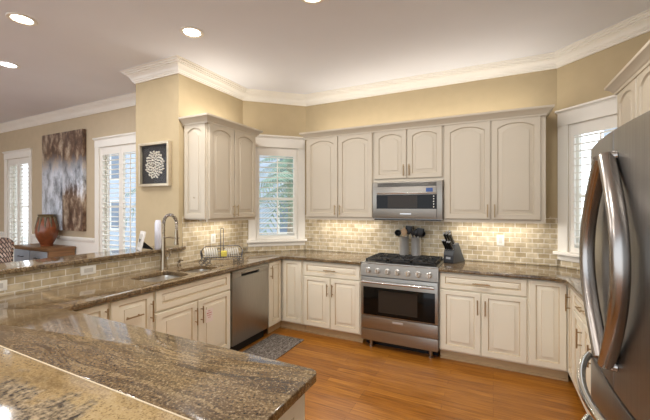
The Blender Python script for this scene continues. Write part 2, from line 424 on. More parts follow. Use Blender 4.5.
# stone tile splashbacks
struct(MB().box(-2.355, .585, YW-.008, YW, .9145, 1.415).build('wall_back_tile', 'tile'), 'cream stone tile splashback behind the range')
struct(MB().box(XW, XW+.008, 2.555, 3.532, .9145, 1.415).build('wall_sink_tile', 'tile'), 'cream stone tile splashback under the sink side wall cabinet')
for nm, p0, a, L in (('wall_corner_left_tile', DL0, aL, .862), ('wall_corner_right_tile', DR0, aR, .87)):
    struct(MB().box(0, .062 if 'left' in nm else .04, -.008, 0, .9145, 1.415).box(0, L, -.008, 0, .9145, .985).box(L-.04, L, -.008, 0, .9145, 1.415).build(nm, 'tile', loc=(p0[0], p0[1], 0), rot=(0, 0, a)), 'cream stone tile under the corner window')
struct(MB().box(-3.13, XW-.008, -.6, YCOL, 0, 1.062).build('wall_bar', 'wall_tan'), 'low wall between sink counter and breakfast room')
struct(MB().box(XW-.008, XW, -.6, YCOL, .9145, 1.062).box(XW, XW+.008, YCOL, YCOL+.045, .9145, 1.062).build('wall_bar_tile', 'tile'), 'cream stone tile on the low bar wall')

# ------------------------------------------------------------------ windows
def window(name, p0, a, x0, x1, z0, z1, panels, label, casing=.1, stool=True, head=.14, rod=True, mid=1.62, tilt=.04):
    """opening x0..x1, z0..z1 on the wall's local frame; room at local -y"""
    t = thing(name, label, None, (p0[0], p0[1], 0), a, kind='structure')
    m = MB(); e = .018
    m.box(x0-casing, x0, -e, 0, z0, z1+.02).box(x1, x1+casing, -e, 0, z0, z1+.02)
    m.box(x0-casing, x1+casing, -e-.004, 0, z1, z1+head).box(x0-casing-.012, x1+casing+.012, -.045, 0, z1+head, z1+head+.022).box(x0-casing-.006, x1+casing+.006, -.03, 0, z1+head-.012, z1+head)
    for xa, xb in ((x0, x0+.012), (x1-.012, x1)): m.box(xa, xb, 0, .14, z0, z1)
    m.box(x0, x1, 0, .14, z1-.012, z1).box(x0, x1, 0, .14, z0, z0+.012)
    m.build('casing', 'trim_white', t, bev=.003, seg=1)
    if stool:
        MB().box(x0-casing-.02, x1+casing+.02, -.06, .0, z0-.03, z0).box(x0-casing, x1+casing, -.02, 0, z0-.085, z0-.03).build('sill', 'trim_white', t, bev=.004)
    # sash and pane
    m = MB(); s = .03; y0, y1 = .085, .115
    X0, X1, Z0, Z1 = x0+.012, x1-.012, z0+.012, z1-.012
    m.box(X0, X0+s, y0, y1, Z0, Z1).box(X1-s, X1, y0, y1, Z0, Z1).box(X0+s, X1-s, y0, y1, Z0, Z0+.05).box(X0+s, X1-s, y0, y1, Z1-s, Z1).box(X0+s, X1-s, y0, y1, mid-.014, mid+.014)
    m.build('sash', 'trim_white', t)
    MB().box(X0+s, X1-s, .098, .102, Z0+.05, mid-.014).build('pane', 'pane_glass', t)
    MB().box(X0+s, X1-s, .098, .102, mid+.014, Z1-s).build('pane', 'pane_glass', t)
    # shutter panels
    W = (X1-X0)/panels; st = .045 if panels > 1 else .034; rt = .10; rb = .07 if panels > 1 else .035
    for i in range(panels):
        xa, xb = X0+i*W+.002, X0+(i+1)*W-.002; m = MB()
        m.box(xa, xa+st, .005, .033, Z0, Z1).box(xb-st, xb, .005, .033, Z0, Z1).box(xa+st, xb-st, .005, .033, Z0, Z0+rb).box(xa+st, xb-st, .005, .033, Z1-rt, Z1)
        zz = Z0+rb+.04; top = Z1-rt-.02; k = round((top-zz)/.068); pit = (top-zz)/k
        for j in range(k+1):
            M = Matrix.Translation((0, .019, zz+j*pit)) @ Matrix.Rotation(tilt, 4, 'X')
            m.box(xa+st, xb-st, -.03, .03, -.0045, .0045, M=M)
        pn = m.build('shutter_panel', 'shutter_white', t)
        if rod:
            xm = (xa+xb)/2
            MB().box(xm-.006, xm+.006, -.022, -.012, zz-.02, top).build('tilt_rod', 'shutter_white', pn)
    return t
window('window_1', DL0, aL, KW[0], KW[1], KW[2], KW[3], 1, 'corner window with white louvred shutter left of the range')
window('window_2', DR0, aR, .118, .72, KW[2], KW[3], 1, 'corner window with white louvred shutter beside the refrigerator')
for i, (a, b) in enumerate(BW):
    window('window_%d' % (3+i), (0, YB2), 0, a, b, .42, 2.40, 2, ['tall breakfast room window with two shutters left of the sideboard', 'tall breakfast room window with two shutters right of the painted canvas'][i], casing=.1, mid=1.52, head=.12)

# ------------------------------------------------------------------ recessed ceiling lights
def recessed(x, y, label, warm=True, power=CAN_POWER):
    t = thing('recessed_light', label, 'ceiling light', (x, y, ZC), 0, 'recessed ceiling lights')
    MB().lathe([(.07, .0), (.098, 0), (.1, -.004), (.096, -.008), (.075, -.008), (.068, -.002)], capb=False, capt=False).build('trim_ring', 'trim_white', t)
    MB().lathe([(.069, -.0015), (.069, -.003)]).build('lamp_disc', 'lamp_warm' if warm else 'lamp_cool', t)
    l = bpy.data.lights.new('lamp', 'AREA'); l.shape = 'DISK'; l.size = .16; l.energy = power; l.color = (1, .97, .93) if warm else (.95, .97, 1)
    lo = bpy.data.objects.new('lamp', l); C.objects.link(lo); lo.parent = t; lo.location = (0, 0, -.02)
    return t
recessed(-3.446, 1.374, 'warm recessed ceiling light nearest the upper left corner of the photo')
recessed(-2.367, 2.14, 'warm recessed ceiling light in front of the column crown moulding')
recessed(-4.685, 1.747, 'cool white recessed ceiling light at the left edge of the photo', False)
recessed(-1.177, 2.16, 'recessed ceiling light cut off by the top edge of the photo')
recessed(.0, 2.2, 'added unseen fill light over the floor before the right cabinets')  # this and the lights below are out of view, added as fill
recessed(-.9, .6, 'added unseen fill light above the peninsula')
recessed(-2.3, -.3, 'added unseen fill light above the sink counter corner')

# ------------------------------------------------------------------ cabinets
def door_mb(w, h, arch=0, fw=.052, t=.02, mi_g=1):
    """raised panel door: x 0..w, z 0..h, front at y=-t; arch = rise of the cathedral top"""
    n = 22 if arch else 2
    def opening(i):
        a, b_, zb = fw+i, w-fw-i, fw+i
        pts = [(a, zb), (b_, zb)]
        top = h-fw*.75-i
        for k in range(n+1):
            u = k/n; x = b_+(a-b_)*u
            s = math.sin(PI*u) if arch else 0
            if arch:
                q = abs(2*u-1); prof = max(0, 1-(q/.97)**2.3)
                z = top-arch+arch*prof
            else: z = top
            pts.append((x, z))
        return pts
    op = opening(0)
    def outer(e): return [(e, e), (w-e, e)]+[(min(w-e, max(e, (w-e)+(2*e-w)*k/n)), h-e) for k in range(n+1)]
    def lift(P, y): return [(x, y, z) for x, z in P]
    L = [lift(outer(0), 0), lift(outer(0), -t+.004), lift(outer(.004), -t), lift(op, -t), lift(opening(.004), -t+.010), lift(opening(.007), -t+.0125), lift(opening(min(.040, (h-fw*1.75)*.26)), -t+.0055), lift(opening(min(.0425, (h-fw*1.75)*.28)), -t+.0005)]
    m = MB(); m.loops(L, [0, 0, 0, mi_g, mi_g, 0, mi_g], True, 0)
    return m
def pull_mb(L=.13, horizontal=False):
    m = MB()
    if horizontal:
        m.tube([(-L/2, -.03, 0), (L/2, -.03, 0)], .0055)
        for s in (-1, 1): m.tube([(s*L*.32, 0, 0), (s*L*.32, -.03, 0)], .0045)
    else:
        m.tube([(0, -.03, -L/2), (0, -.03, L/2)], .0055)
        for s in (-1, 1): m.tube([(0, 0, s*L*.32), (0, -.03, s*L*.32)], .0045)
    return m
def add_front(t, kind, x0, x1, z0, z1, mats, arch=0, pull=None, fw=.052):
    d = door_mb(x1-x0, z1-z0, arch, fw).build(kind, mats, t, loc=(x0, 0, z0))
    if pull:
        px, pz, hor = pull[:3]; L = pull[3] if len(pull) > 3 else .13
        pull_mb(L, hor).build('handle', 'pull_nickel', d, loc=(px-x0, -.02, pz-z0))
    return d
CM = ['cab_cream', 'glaze']; UM = ['cab_cream_shaded', 'glaze_shaded']
def base_cabinet(label, loc, rz, w, depth=.60, kick=True, group='cream base cabinets', x0=0):
    t = thing('base_cabinet', label, 'cabinet', loc, rz, group)
    m = MB().box(x0, w, 0, .02, .10, .878)                       # face frame
    m.box(x0, x0+.018, .02, depth, .10, .878).box(w-.018, w, .02, depth, .10, .878).box(x0+.018, w-.018, .02, depth, .10, .118).box(x0+.018, w-.018, depth-.012, depth, .118, .878)
    m.build('carcass', 'cab_cream', t)
    if kick: MB().box(x0, w, .06, .075, 0, .10).box(x0, w, .045, .06, 0, .018).build('toe_kick', 'kick', t)
    return t
XS = -2.355; PH = PI/2
# sink run (fronts face +X): local x -> +Y
def sx(y, y0): return y-y0
t = base_cabinet('cream base cabinet with tall door tucked behind the peninsula corner, left of the sink cabinet', (XS, 1.135, 0), PH, .615)
add_front(t, 'door', .0, .268, .115, .865, CM, pull=(.245, .77, False))
add_front(t, 'door', .285, .605, .115, .865, CM, pull=(.582, .725, False, .16))
pull_mb(.13, True).build('handle', 'pull_nickel', t, loc=(.44, -.02, .725))
t = base_cabinet('wide cream sink cabinet under the double sink with a red printed sticker', (XS, 1.754, 0), PH, .852)
add_front(t, 'drawer_front', .012, .838, .70, .865, CM, fw=.05)
add_front(t, 'door', .012, .418, .115, .682, CM, pull=(.392, .56, False, .15))
d = add_front(t, 'door', .432, .838, .115, .682, CM, pull=(.458, .56, False, .15))
stk = MB().box(0, .085, -.0012, 0, 0, .12).build('sticker', 'sticker_paper', d, loc=(.085, -.0195, .345))
m = MB()
for k, (a, b_) in enumerate(((.03, .05), (.012, .072), (.018, .066), (.03, .06))):
    x = a
    while x < b_:
        m.box(x, min(b_, x+random.uniform(.006, .012)), -.0018, -.0012, .098-k*.02, .107-k*.02); x += .015
m.build('red_print', 'red_ink', stk)
t = base_cabinet('corner cream base cabinet with two narrow doors right of the dishwasher', (XS, 3.235, 0), PH, .262, kick=False)
add_front(t, 'door', .006, .255, .115, .865, CM, pull=(.03, .75, False, .15), fw=.05)
# second leg of the corner cabinet faces the room along -Y
inv = Matrix.Rotation(-PH, 4, 'Z') @ Matrix.Translation((-XS, -3.235, 0))
def in_local(o, par, loc, rz):
    o.parent = par; M = inv @ Matrix.Translation(loc) @ Matrix.Rotation(rz, 4, 'Z'); o.location = M.to_translation(); o.rotation_euler = M.to_euler()
o = MB().box(0, .31, 0, .02, .10, .878).box(.292, .31, .02, .58, .10, .878).build('carcass', 'cab_cream', t); in_local(o, t, (XS, 3.52, 0), 0)
o = door_mb(.262, .75, 0, .05).build('door', CM, t); in_local(o, t, (-2.318, 3.52, .115), 0)
o = MB().box(-.06, .31, .06, .075, 0, .10).box(-.06, .31, .045, .06, 0, .018).box(-.065, -.05, -.2, .06, 0, .10).build('toe_kick', 'kick', t); in_local(o, t, (XS, 3.52, 0), 0)
# back run, left of range
t = base_cabinet('cream base cabinet with drawer and two doors left of the range', (-2.04, 3.52, 0), 0, .735)
add_front(t, 'drawer', .01, .725, .705, .865, CM, pull=(.367, .785, True, .15), fw=.045)
add_front(t, 'door', .01, .361, .115, .69, CM, pull=(.335, .56, False, .14))
add_front(t, 'door', .373, .725, .115, .69, CM, pull=(.399, .56, False, .14))
# back run, right of range
t = base_cabinet('cream base cabinet with drawer and two doors right of the range', (-.478, 3.52, 0), 0, .756)
add_front(t, 'drawer', .01, .746, .715, .865, CM, pull=(.378, .79, True, .15), fw=.045)
add_front(t, 'door', .01, .371, .115, .70, CM, pull=(.345, .57, False, .14))
add_front(t, 'door', .383, .746, .115, .70, CM, pull=(.411, .57, False, .14))
t = base_cabinet('corner cream base cabinet with a tall narrow door beside the refrigerator side run', (.278, 3.52, 0), 0, .305)
add_front(t, 'door', .008, .283, .115, .865, CM, fw=.05)
XRF = .587; RR = -PI/2
def rr_local(o, par, org, loc, rz):
    M = Matrix.Translation(org).inverted() @ Matrix.Translation(loc) @ Matrix.Rotation(rz, 4, 'Z'); o.parent = par; o.location = M.to_translation(); o.rotation_euler = M.to_euler()
o = MB().box(0, .235, 0, .02, .1, .878).box(.217, .235, .02, .58, .1, .878).build('carcass', 'cab_cream', t); rr_local(o, t, (.278, 3.52, 0), (XRF, 3.52, 0), RR)
o = door_mb(.21, .75, 0, .045).build('door', CM, t); rr_local(o, t, (.278, 3.52, 0), (XRF, 3.495, .115), RR)
h_ = pull_mb(.14).build('handle', 'pull_nickel', o, loc=(.105, -.02, .61))
o = MB().box(0, .235, .06, .075, 0, .1).build('toe_kick', 'kick', t); rr_local(o, t, (.278, 3.52, 0), (XRF, 3.52, 0), RR)
t = base_cabinet('cream base cabinet with drawers against the right wall next to the refrigerator', (XRF, 3.284, 0), RR, .66)
add_front(t, 'drawer', .01, .65, .715, .865, CM, pull=(.33, .79, True, .14), fw=.045)
add_front(t, 'door', .01, .325, .115, .70, CM, pull=(.30, .57, False, .14))
add_front(t, 'door', .335, .65, .115, .70, CM, pull=(.62, .57, False, .14))
# peninsula base with end panel
pen = thing('peninsula_base', 'cream peninsula base under the granite in the foreground', 'cabinet', (-.62, .1, 0), 0)
MB().box(-2.33, 0, .0, .97, .10, .878).build('carcass', 'cab_cream', pen)
door_mb(.93, .755, 0, .075).build('end_panel', CM, pen, loc=(0, .02, .112), rot=(0, 0, PH))
MB().box(-2.33, -.06, .05, .93, 0, .10).build('toe_kick', 'kick', pen)

# ------------------------------------------------------------------ wall cabinets
UZ0, UZ1 = 1.38, 2.39
def wall_cabinet(label, loc, rz, w, depth, z0=UZ0, rail=True):
    t = thing('wall_cabinet', label, 'cabinet', loc, rz, 'wall cabinets')
    MB().box(0, w, 0, depth, z0, UZ1).build('carcass', 'cab_cream_shaded', t)
    if rail: MB().box(0, w, 0, .018, z0-.022, z0).build('light_rail', 'cab_cream_shaded', t)
    return t
UA = .042
YU = 3.805
t = wall_cabinet('left pair of tall arched doors, wall cabinet between corner window and microwave', (-2.16, YU, 0), 0, .906, YW-YU-.002)
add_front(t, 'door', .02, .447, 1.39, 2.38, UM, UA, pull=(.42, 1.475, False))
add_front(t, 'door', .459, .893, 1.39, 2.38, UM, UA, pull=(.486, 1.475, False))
t = wall_cabinet('short wall cabinet with two arched doors above the microwave', (-1.252, YU, 0), 0, .776, YW-YU-.002, 1.80, False)
add_front(t, 'door', .012, .382, 1.835, 2.38, UM, UA*.9, pull=(.356, 1.925, False, .13))
add_front(t, 'door', .394, .764, 1.835, 2.38, UM, UA*.9, pull=(.42, 1.925, False, .13))
t = wall_cabinet('wide wall cabinet with two tall arched doors right of the microwave', (-.474, YU, 0), 0, .92, YW-YU-.002)
add_front(t, 'door', .012, .448, 1.39, 2.38, UM, UA, pull=(.422, 1.475, False))
add_front(t, 'door', .46, .878, 1.39, 2.38, UM, UA, pull=(.486, 1.475, False))
XU = -2.64
t = wall_cabinet('wall cabinet with arched end panel hanging over the dish rack by the column', (XU, 2.585, 0), PH, .78, (XU-XW)-.002)
add_front(t, 'door', .012, .385, 1.39, 2.38, UM, UA, pull=(.36, 1.475, False))
add_front(t, 'door', .395, .768, 1.39, 2.38, UM, UA, pull=(.421, 1.475, False))
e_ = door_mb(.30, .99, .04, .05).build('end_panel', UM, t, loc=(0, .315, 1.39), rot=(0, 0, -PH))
hk = MB().box(-.012, .012, -.004, 0, .0, .055).tube([(0, -.004, .01), (0, -.02, .004), (0, -.026, .02)], .004).tube([(-.06, -.006, .012), (.0, -.012, .016), (.04, -.006, .018)], .003).build('hook', 'pull_nickel', t, loc=(.0, .165, 1.60), rot=(0, 0, -PH))
t = wall_cabinet('wall cabinet with narrow arched doors high on the right wall above the refrigerator', (.87, 3.335, 0), -PH, 2.0, XR-.872, 1.86, False)
for k in range(5): add_front(t, 'door', .015+k*.395, .395+k*.395, 1.875, 2.38, UM, .045)
CORN = [(0, UZ1-.012), (.006, UZ1-.012), (.01, UZ1+.006), (.022, UZ1+.014), (.03, UZ1+.03), (.05, UZ1+.044), (.058, UZ1+.05), (.06, UZ1+.068), (0, UZ1+.068)]
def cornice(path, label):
    o = MB().sweep(path, CORN).build('cabinet_cornice', 'cab_cream_shaded'); return tag(o, label, 'moulding', 'cornices on the wall cabinets')
cornice([(XW+.002, 2.565), (XU+.02, 2.565), (XU+.02, 3.365), (XW+.002, 3.365)], 'shade darkened cream cornice on top of the wall cabinet beside the column')
cornice([(-2.16, YW-.01), (-2.16, YU-.022), (.446, YU-.022), (.446, YW-.01)], 'long shade darkened cream cornice over the cabinets and microwave on the range wall')
cornice([(XR-.002, 3.337), (.848, 3.337), (.848, 1.33), (XR-.002, 1.33)], 'shade darkened cream cornice on the cabinet above the refrigerator')

# strip lights: under the wall cabinets and on top of them
def strip(x0, x1, y, z, up, label, rz=0, power=5, org=None):
    L = x1-x0
    t = thing('light_strip', label, 'light strip', ((x0+x1)/2, y, z) if org is None else org, rz, 'cabinet light strips')
    MB().box(-L/2, L/2, -.012, .012, 0, .012).build('housing', 'white_plastic', t)
    l = bpy.data.lights.new('lamp', 'AREA'); l.shape = 'RECTANGLE'; l.size = L; l.size_y = .03; l.energy = power; l.color = (1, .93, .82) if up else (1, .95, .87)
    lo = bpy.data.objects.new('lamp', l); C.objects.link(lo); lo.parent = t
    lo.location = (0, 0, .02 if up else -.006)
    if up: lo.rotation_euler = (PI, 0, 0)
strip(-2.1, .4, 3.93, UZ1+.002, True, 'warm light strip lying on the range wall cabinets', power=3.6)
strip(0, .7, 0, 0, True, 'warm light strip lying on the cabinet by the column', rz=PH, power=1.6, org=(-2.83, 2.97, UZ1+.002))
strip(-2.1, -1.3, 3.96, UZ0-.013, False, 'light strip under the left range wall cabinet', power=1.8)
strip(-.4, .4, 3.96, UZ0-.013, False, 'light strip under the right range wall cabinet', power=1.9)
strip(0, .66, 0, 0, False, 'light strip under the cabinet by the column', rz=PH, power=1.4, org=(-2.8, 2.97, UZ0-.013))

# ------------------------------------------------------------------ countertops
CT0, CT1 = .879, .914
def arc(cx, cy, r, a0, a1, k=8): return [(cx+r*math.cos(a0+(a1-a0)*i/k), cy+r*math.sin(a0+(a1-a0)*i/k)) for i in range(k+1)]
CX, CY = -2.305, 3.47
HB = rrect(-2.75, -2.415, 1.81, 2.175, .06); HS = rrect(-2.70, -2.43, 2.235, 2.545, .06)
out = [(XW, .6905), (-.60, .6905), (-.575, .7155)] + arc(-.605, 1.08, .03, 0, PI/2, 4)[0:] + arc(CX+.02, 1.13, .02, -PI/2, -PI, 3)
out += arc(CX+.05, CY-.05, .05, PI, PI/2, 5) + [(-1.292, CY), (-1.292, YW-.009), (-2.345, YW-.009), (XW+.004, 3.525), (XW, 2.6)]
o = slab('countertop', out, [HB, HS], CT0, CT1, ['granite', 'granite_edge'], r=.005)
tag(o, 'brown streaked granite counter running from peninsula past the sink to the range', 'countertop')
o = slab('countertop', [(XW, .10), (-.60, .10), (-.575, .125), (-.575, .662), (-.60, .6875), (XW, .6875)], [], CT0, CT1, ['granite_gold', 'granite_edge'], r=.005)
tag(o, 'golden granite slab with dark patch at the lower left of the photo', 'countertop')
o = MB().box(XW, -.585, .6862, .6918, CT0+.006, CT1-.0005).build('granite_seam', 'grout'); tag(o, 'pale grout seam between the two foreground granite slabs', 'seam')
out = [(-.482, CY), ] + arc(.537-.14, CY-.14, .14, PI/2, 0, 8) + [(.537, 1.945), (XR-.009, 1.945), (XR-.009, 3.505), (.585, YW-.01), (-.482, YW-.01)]
o = slab('countertop', out, [], CT0, CT1, ['granite', 'granite_edge']); tag(o, 'granite counter curving from the range to the refrigerator under the right window', 'countertop')
out = [(-3.275, -.55), (-2.93, -.55)] + arc(-2.95, 2.56, .02, 0, PI/2, 4) + [(-2.962, 2.58), (-2.962, 2.502), (-3.275, 2.502)]
o = slab('bar_top', out, [], 1.062, 1.097, ['granite', 'granite_edge']); tag(o, 'raised granite bar ledge on the low tiled wall', 'countertop')

# sink
sk = thing('sink', 'stainless double bowl sink set under the granite counter', 'sink', (-2.58, 2.18, CT0))
def bowl(P, dz):
    cx = sum(p[0] for p in P)/len(P); cy = sum(p[1] for p in P)/len(P)
    def sc(k, z): return [(cx+(p[0]-cx)*k+2.58, cy+(p[1]-cy)*k-2.18, z) for p in P]
    m = MB(); R = [sc(1.06, -.001), sc(1.005, -.001), sc(.98, -.03), sc(.95, -dz+.03), sc(.86, -dz), sc(.12, -dz-.004), sc(.1, -dz-.012)]
    V = [[m.b.verts.new(p) for p in L] for L in R]; n = len(P)
    for A, B in zip(V, V[1:]):
        for k in range(n): m.b.faces.new((A[k], A[(k+1) % n], B[(k+1) % n], B[k]))
    m.b.faces.new(V[-1]); return m
bowl(HB, .2).build('bowl', 'sink_steel', sk); bowl(HS, .17).build('bowl', 'sink_steel', sk)
# faucet
fa = thing('faucet', 'tall brushed spring neck kitchen faucet behind the sink', 'faucet', (-2.85, 2.235, CT1))
MB().lathe([(.036, 0), (.036, .006), (.033, .012), (.026, .16), (.019, .26), (.016, .30)]).build('body', 'nickel', fa)
pts = [(.0, 0, .28)]
for k in range(15):
    a = PI-PI*k/14; pts.append((.062+.062*math.cos(a), .0, .44+.085*math.sin(a)))
pts += [(.124, 0, .38)]
MB().tube(pts, .0115, 10).build('spout', 'nickel', fa)
m = MB(); hel = []
P = [Vector(p) for p in pts]
for k in range(0, 260):
    u = k/259*(len(P)-1); i = min(int(u), len(P)-2); p = P[i].lerp(P[i+1], u-i); d = (P[i+1]-P[i]).normalized(); a = Vector((0, 1, 0)); c = d.cross(a)
    th = k*1.2; hel.append(p+(a*math.cos(th)+c*math.sin(th))*.0145)
m.tube(hel, .0028, 5).build('spring', 'handle_steel', fa)
MB().lathe([(.013, .38), (.018, .36), (.018, .27), (.022, .25), (.022, .235)], c=(.124, 0, 0)).build('spray_head', 'nickel', fa)
MB().tube([(.0, 0, .30), (.06, 0, .308), (.102, 0, .30)], .006).tube([(.124+.024*math.cos(a*PI/6), .024*math.sin(a*PI/6), .30) for a in range(12)], .005, closed=True).build('docking_arm', 'nickel', fa)
MB().tube([(0, .02, .09), (0, .055, .095)], .012).tube([(0, .055, .095), (0.02, .075, .11), (.03, .085, .16)], .006).build('lever', 'chrome', fa)
for o in (fa,): o.rotation_euler = (0, 0, .45)
sd = thing('soap_dispenser', 'short metal soap dispenser pump beside the faucet', 'soap dispenser', (-2.90, 2.455, CT1))
MB().lathe([(.02, 0), (.02, .01), (.014, .018), (.012, .03), (.016, .034), (.016, .045)]).build('body', 'nickel', sd)
MB().tube([(0, 0, .044), (.008, 0, .054), (.055, 0, .052)], .006).build('nozzle', 'nickel', sd)

# ------------------------------------------------------------------ dishwasher
dw = thing('dishwasher', 'stainless steel dishwasher between sink cabinet and corner cabinet', 'dishwasher', (XS, 2.612, 0), PH)
MB().box(.003, .612, .01, .58, .1, .872).build('body', 'black_plastic', dw)
MB().box(.006, .61, -.022, .01, .115, .795).box(.006, .61, -.022, .01, .868-.03, .868).box(.006, .14, -.022, .01, .795, .838).box(.43, .61, -.022, .01, .795, .838).build('door', 'steel_side', dw, bev=.003)
MB().box(.14, .43, -.004, .008, .795, .838).build('pocket_handle', 'dark_gap', dw)
MB().box(.14, .43, -.026, -.016, .822, .840).build('grip', 'handle_steel', dw, bev=.003)
MB().box(.003, .612, .05, .065, .0, .1).build('toe_kick', 'dark_gap', dw)

# ------------------------------------------------------------------ range
RX0, RX1 = -1.288, -.483; RW = RX1-RX0; RY = 3.478
rg = thing('range', 'stainless gas range with seven knobs and dark oven window', 'range', (RX0, RY, 0))
D_ = YW-.012-RY
MB().box(0, RW, .03, D_, .085, .90).build('body', 'steel', rg)
MB().box(.02, RW-.02, .12, D_-.02, .0, .085).build('base', 'black_plastic', rg)
MB().box(0, RW, .0, D_, .90, .918).build('cooktop', 'steel', rg, bev=.004)
MB().box(.025, RW-.025, .04, D_-.07, .9185, .921).build('burner_tray', 'black_iron', rg)
MB().prism([(-.012, .775), (.03, .775), (.03, .905), (.005, .905), (-.002, .900)], 'x', 0, RW).build('control_panel', 'steel', rg)
for k in range(7):
    x = .082+k*(RW-.17)/6
    kb = MB().lathe([(.031, 0), (.031, .006), (.026, .01), (.024, .036), (.021, .04)], axis='y', seg=20).build('knob', 'knob_silver', rg, loc=(x, -.009, .835))
    MB().box(-.004, .004, -.046, -.038, -.022, .022).build('pointer', 'chrome', kb)
od = MB().box(.004, RW-.004, -.012, .03, .352, .765).build('oven_door', 'steel', rg, bev=.004)
MB().box(.03, RW-.03, -.016, -.012, .362, .66).build('oven_window', 'black_glass', od, bev=.002)
MB().box(.2, RW-.2, -.0175, -.016, .40, .63).build('inner_window', 'smoked_window', od)
MB().tube([(.03, -.065, .722), (RW-.03, -.065, .722)], .0135, 12).tube([(.055, -.012, .722), (.055, -.065, .722)], .011).tube([(RW-.055, -.012, .722), (RW-.055, -.065, .722)], .011).build('handle', 'chrome', od)
dr = MB().box(.004, RW-.004, -.012, .03, .212, .346).build('warming_drawer', 'steel', rg, bev=.004)
MB().box(RW/2-.055, RW/2+.055, -.0155, -.012, .30, .322).build('badge', 'badge_silver', dr, bev=.002)
MB().box(.004, RW-.004, -.008, .03, .085, .206).build('kick_panel', 'steel', rg, bev=.003)
for x, y in ((.1, .05), (RW-.08, .05), (.1, D_-.08), (RW-.08, D_-.08)):
    MB().lathe([(.026, 0), (.026, .012), (.019, .018), (.019, .085)], seg=14).build('leg', 'steel', rg, loc=(x, y, 0))
gy0, gy1 = .05, D_-.08
for k in range(3):
    x0 = .03+k*(RW-.06)/3+.004; x1 = .03+(k+1)*(RW-.06)/3-.004; m = MB(); zt = .952
    for x in (x0+.006, x1-.006): m.box(x-.006, x+.006, gy0, gy1, zt-.014, zt)
    for y in (gy0+.006, (gy0+gy1)/2, gy1-.006): m.box(x0, x1, y-.006, y+.006, zt-.014, zt)
    xm = (x0+x1)/2
    for q in (.25, .75):
        yc = gy0+(gy1-gy0)*q
        for a in range(8):
            c, s_ = math.cos(a*PI/4+PI/8), math.sin(a*PI/4+PI/8)
            m.tube([(xm+.03*c, yc+.03*s_, zt-.006), (xm+.118*c, yc+.12*s_, zt-.006)], .006, 6)
    for x in (x0+.01, x1-.01):
        for y in (gy0+.01, gy1-.01): m.box(x-.008, x+.008, y-.008, y+.008, .921, zt-.012)
    m.build('grate', 'black_iron', rg)
    for q in (.25, .75):
        MB().lathe([(.05, .921), (.05, .93), (.036, .932), (.036, .942), (.03, .944)], c=(xm, gy0+(gy1-gy0)*q, 0), seg=18).build('burner', 'black_plastic', rg)
MB().box(0, RW, D_-.06, D_, .918, .93).build('rear_trim', 'steel', rg, bev=.003)

# ------------------------------------------------------------------ microwave
mw = thing('microwave', 'stainless over the range microwave with black window', 'microwave', (-1.247, 3.745, 1.372))
W, HH = .768, .422
MB().box(0, W, .03, YW-3.745-.004, 0.004, HH).build('body', 'steel_side', mw)
MB().box(.0, W, .0, .03, .012, HH).build('face', 'microwave_steel', mw, bev=.004)
m = MB()
for k in range(4): m.box(.06, W-.06, -.004, 0, HH-.052+k*.011, HH-.046+k*.011)
m.build('vent_grille', 'dark_gap', mw)
dd = MB().box(.055, W-.055, -.022, 0, .024, HH-.06).build('door', 'microwave_steel', mw, bev=.005)
MB().box(.055, W-.055, -.026, -.0215, .122, .278).build('window', 'black_glass', dd)
MB().box(.185, W-.255, -.0268, -.026, .132, .268).build('inner_window', 'smoked_window', dd)
MB().box(W-.165, W-.095, -.025, -.0215, .305, .347).build('display', 'display_blue', dd)
m = MB()
for k in range(5): m.lathe([(.006, 0.026), (.006, .028)], c=(W-.085, 0, .145+k*.028), axis='y', seg=10)
m.build('button', 'white_plastic', dd)
MB().box(W/2-.06, W/2+.06, -.0235, -.0215, .06, .074).build('badge', 'badge_silver', dd)
MB().tube([(.06, -.03, .292), (W-.06, -.03, .292)], .006).build('handle', 'chrome', dd)
MB().box(.02, W-.02, .01, .3, -.006, .006).build('underside', 'black_plastic', mw)

# ------------------------------------------------------------------ refrigerator
FX, FY0, FYG, FY1, FH = .395, 1.0, 1.45, 1.905, 1.775
fr = thing('refrigerator', 'stainless french door refrigerator at the right edge', 'refrigerator', (XR-.01, FYG, 0))
def fl(x, y): return (x-(XR-.01), y-FYG)
bx0 = fl(.49, 0)[0]
MB().box(bx0, 0, FY0-FYG, FY1-FYG, .03, FH-.015).build('body', 'block_grey', fr)
MB().box(bx0-.005, -.05, FY0-FYG+.02, FY1-FYG-.02, 0, .03).build('plinth', 'black_plastic', fr)
def fdoor(y0, y1, z0, z1, name):
    """bowed front: the whole fridge front is one shallow arc"""
    m = MB(); k = 10; poly = []
    for i in range(k+1):
        y = y0+(y1-y0)*i/k; q = (y-FYG)/(FY1-FYG); x = FX-.035*(1-q*q)
        poly.append((fl(x, y)[0], fl(x, y)[1]))
    poly += [(fl(.485, y1)[0], fl(0, y1)[1]), (fl(.485, y0)[0], fl(0, y0)[1])]
    m.prism(poly, 'z', z0, z1)
    return m.build(name, 'fridge_steel', fr, bev=.006)
dF = fdoor(FYG+.003, FY1, .905, FH, 'door'); dN = fdoor(FY0, FYG-.003, .905, FH, 'door')
dA = fdoor(FY0, FY1, .625, .895, 'drawer'); dB = fdoor(FY0, FY1, .06, .615, 'drawer')
for s, d in ((1, dF), (-1, dN)):
    pts = []; rr = []
    for k in range(21):
        u = k/20; z = 1.685-.69*u; b_ = math.sin(PI*u)
        pts.append((fl(FX-.058-.008*b_, 0)[0], s*(.028+.165*b_), z))
    m = MB().tube(pts, .025, 12, flat=(1.0, .8))
    for k in (0, 20): m.tube([pts[k], (fl(FX-.03, 0)[0], pts[k][1]+s*.012, pts[k][2])], .016, 10)
    m.build('handle', 'handle_steel', d)
for d, z in ((dA, .845), (dB, .57)):
    pts = []
    for k in range(17):
        u = k/16; b_ = math.sin(PI*u); pts.append((fl(FX-.02-.085*b_**.8, 0)[0], (u-.5)*.80, z+.02-.01*b_))
    MB().tube(pts, .015, 12).build('handle', 'chrome', d)
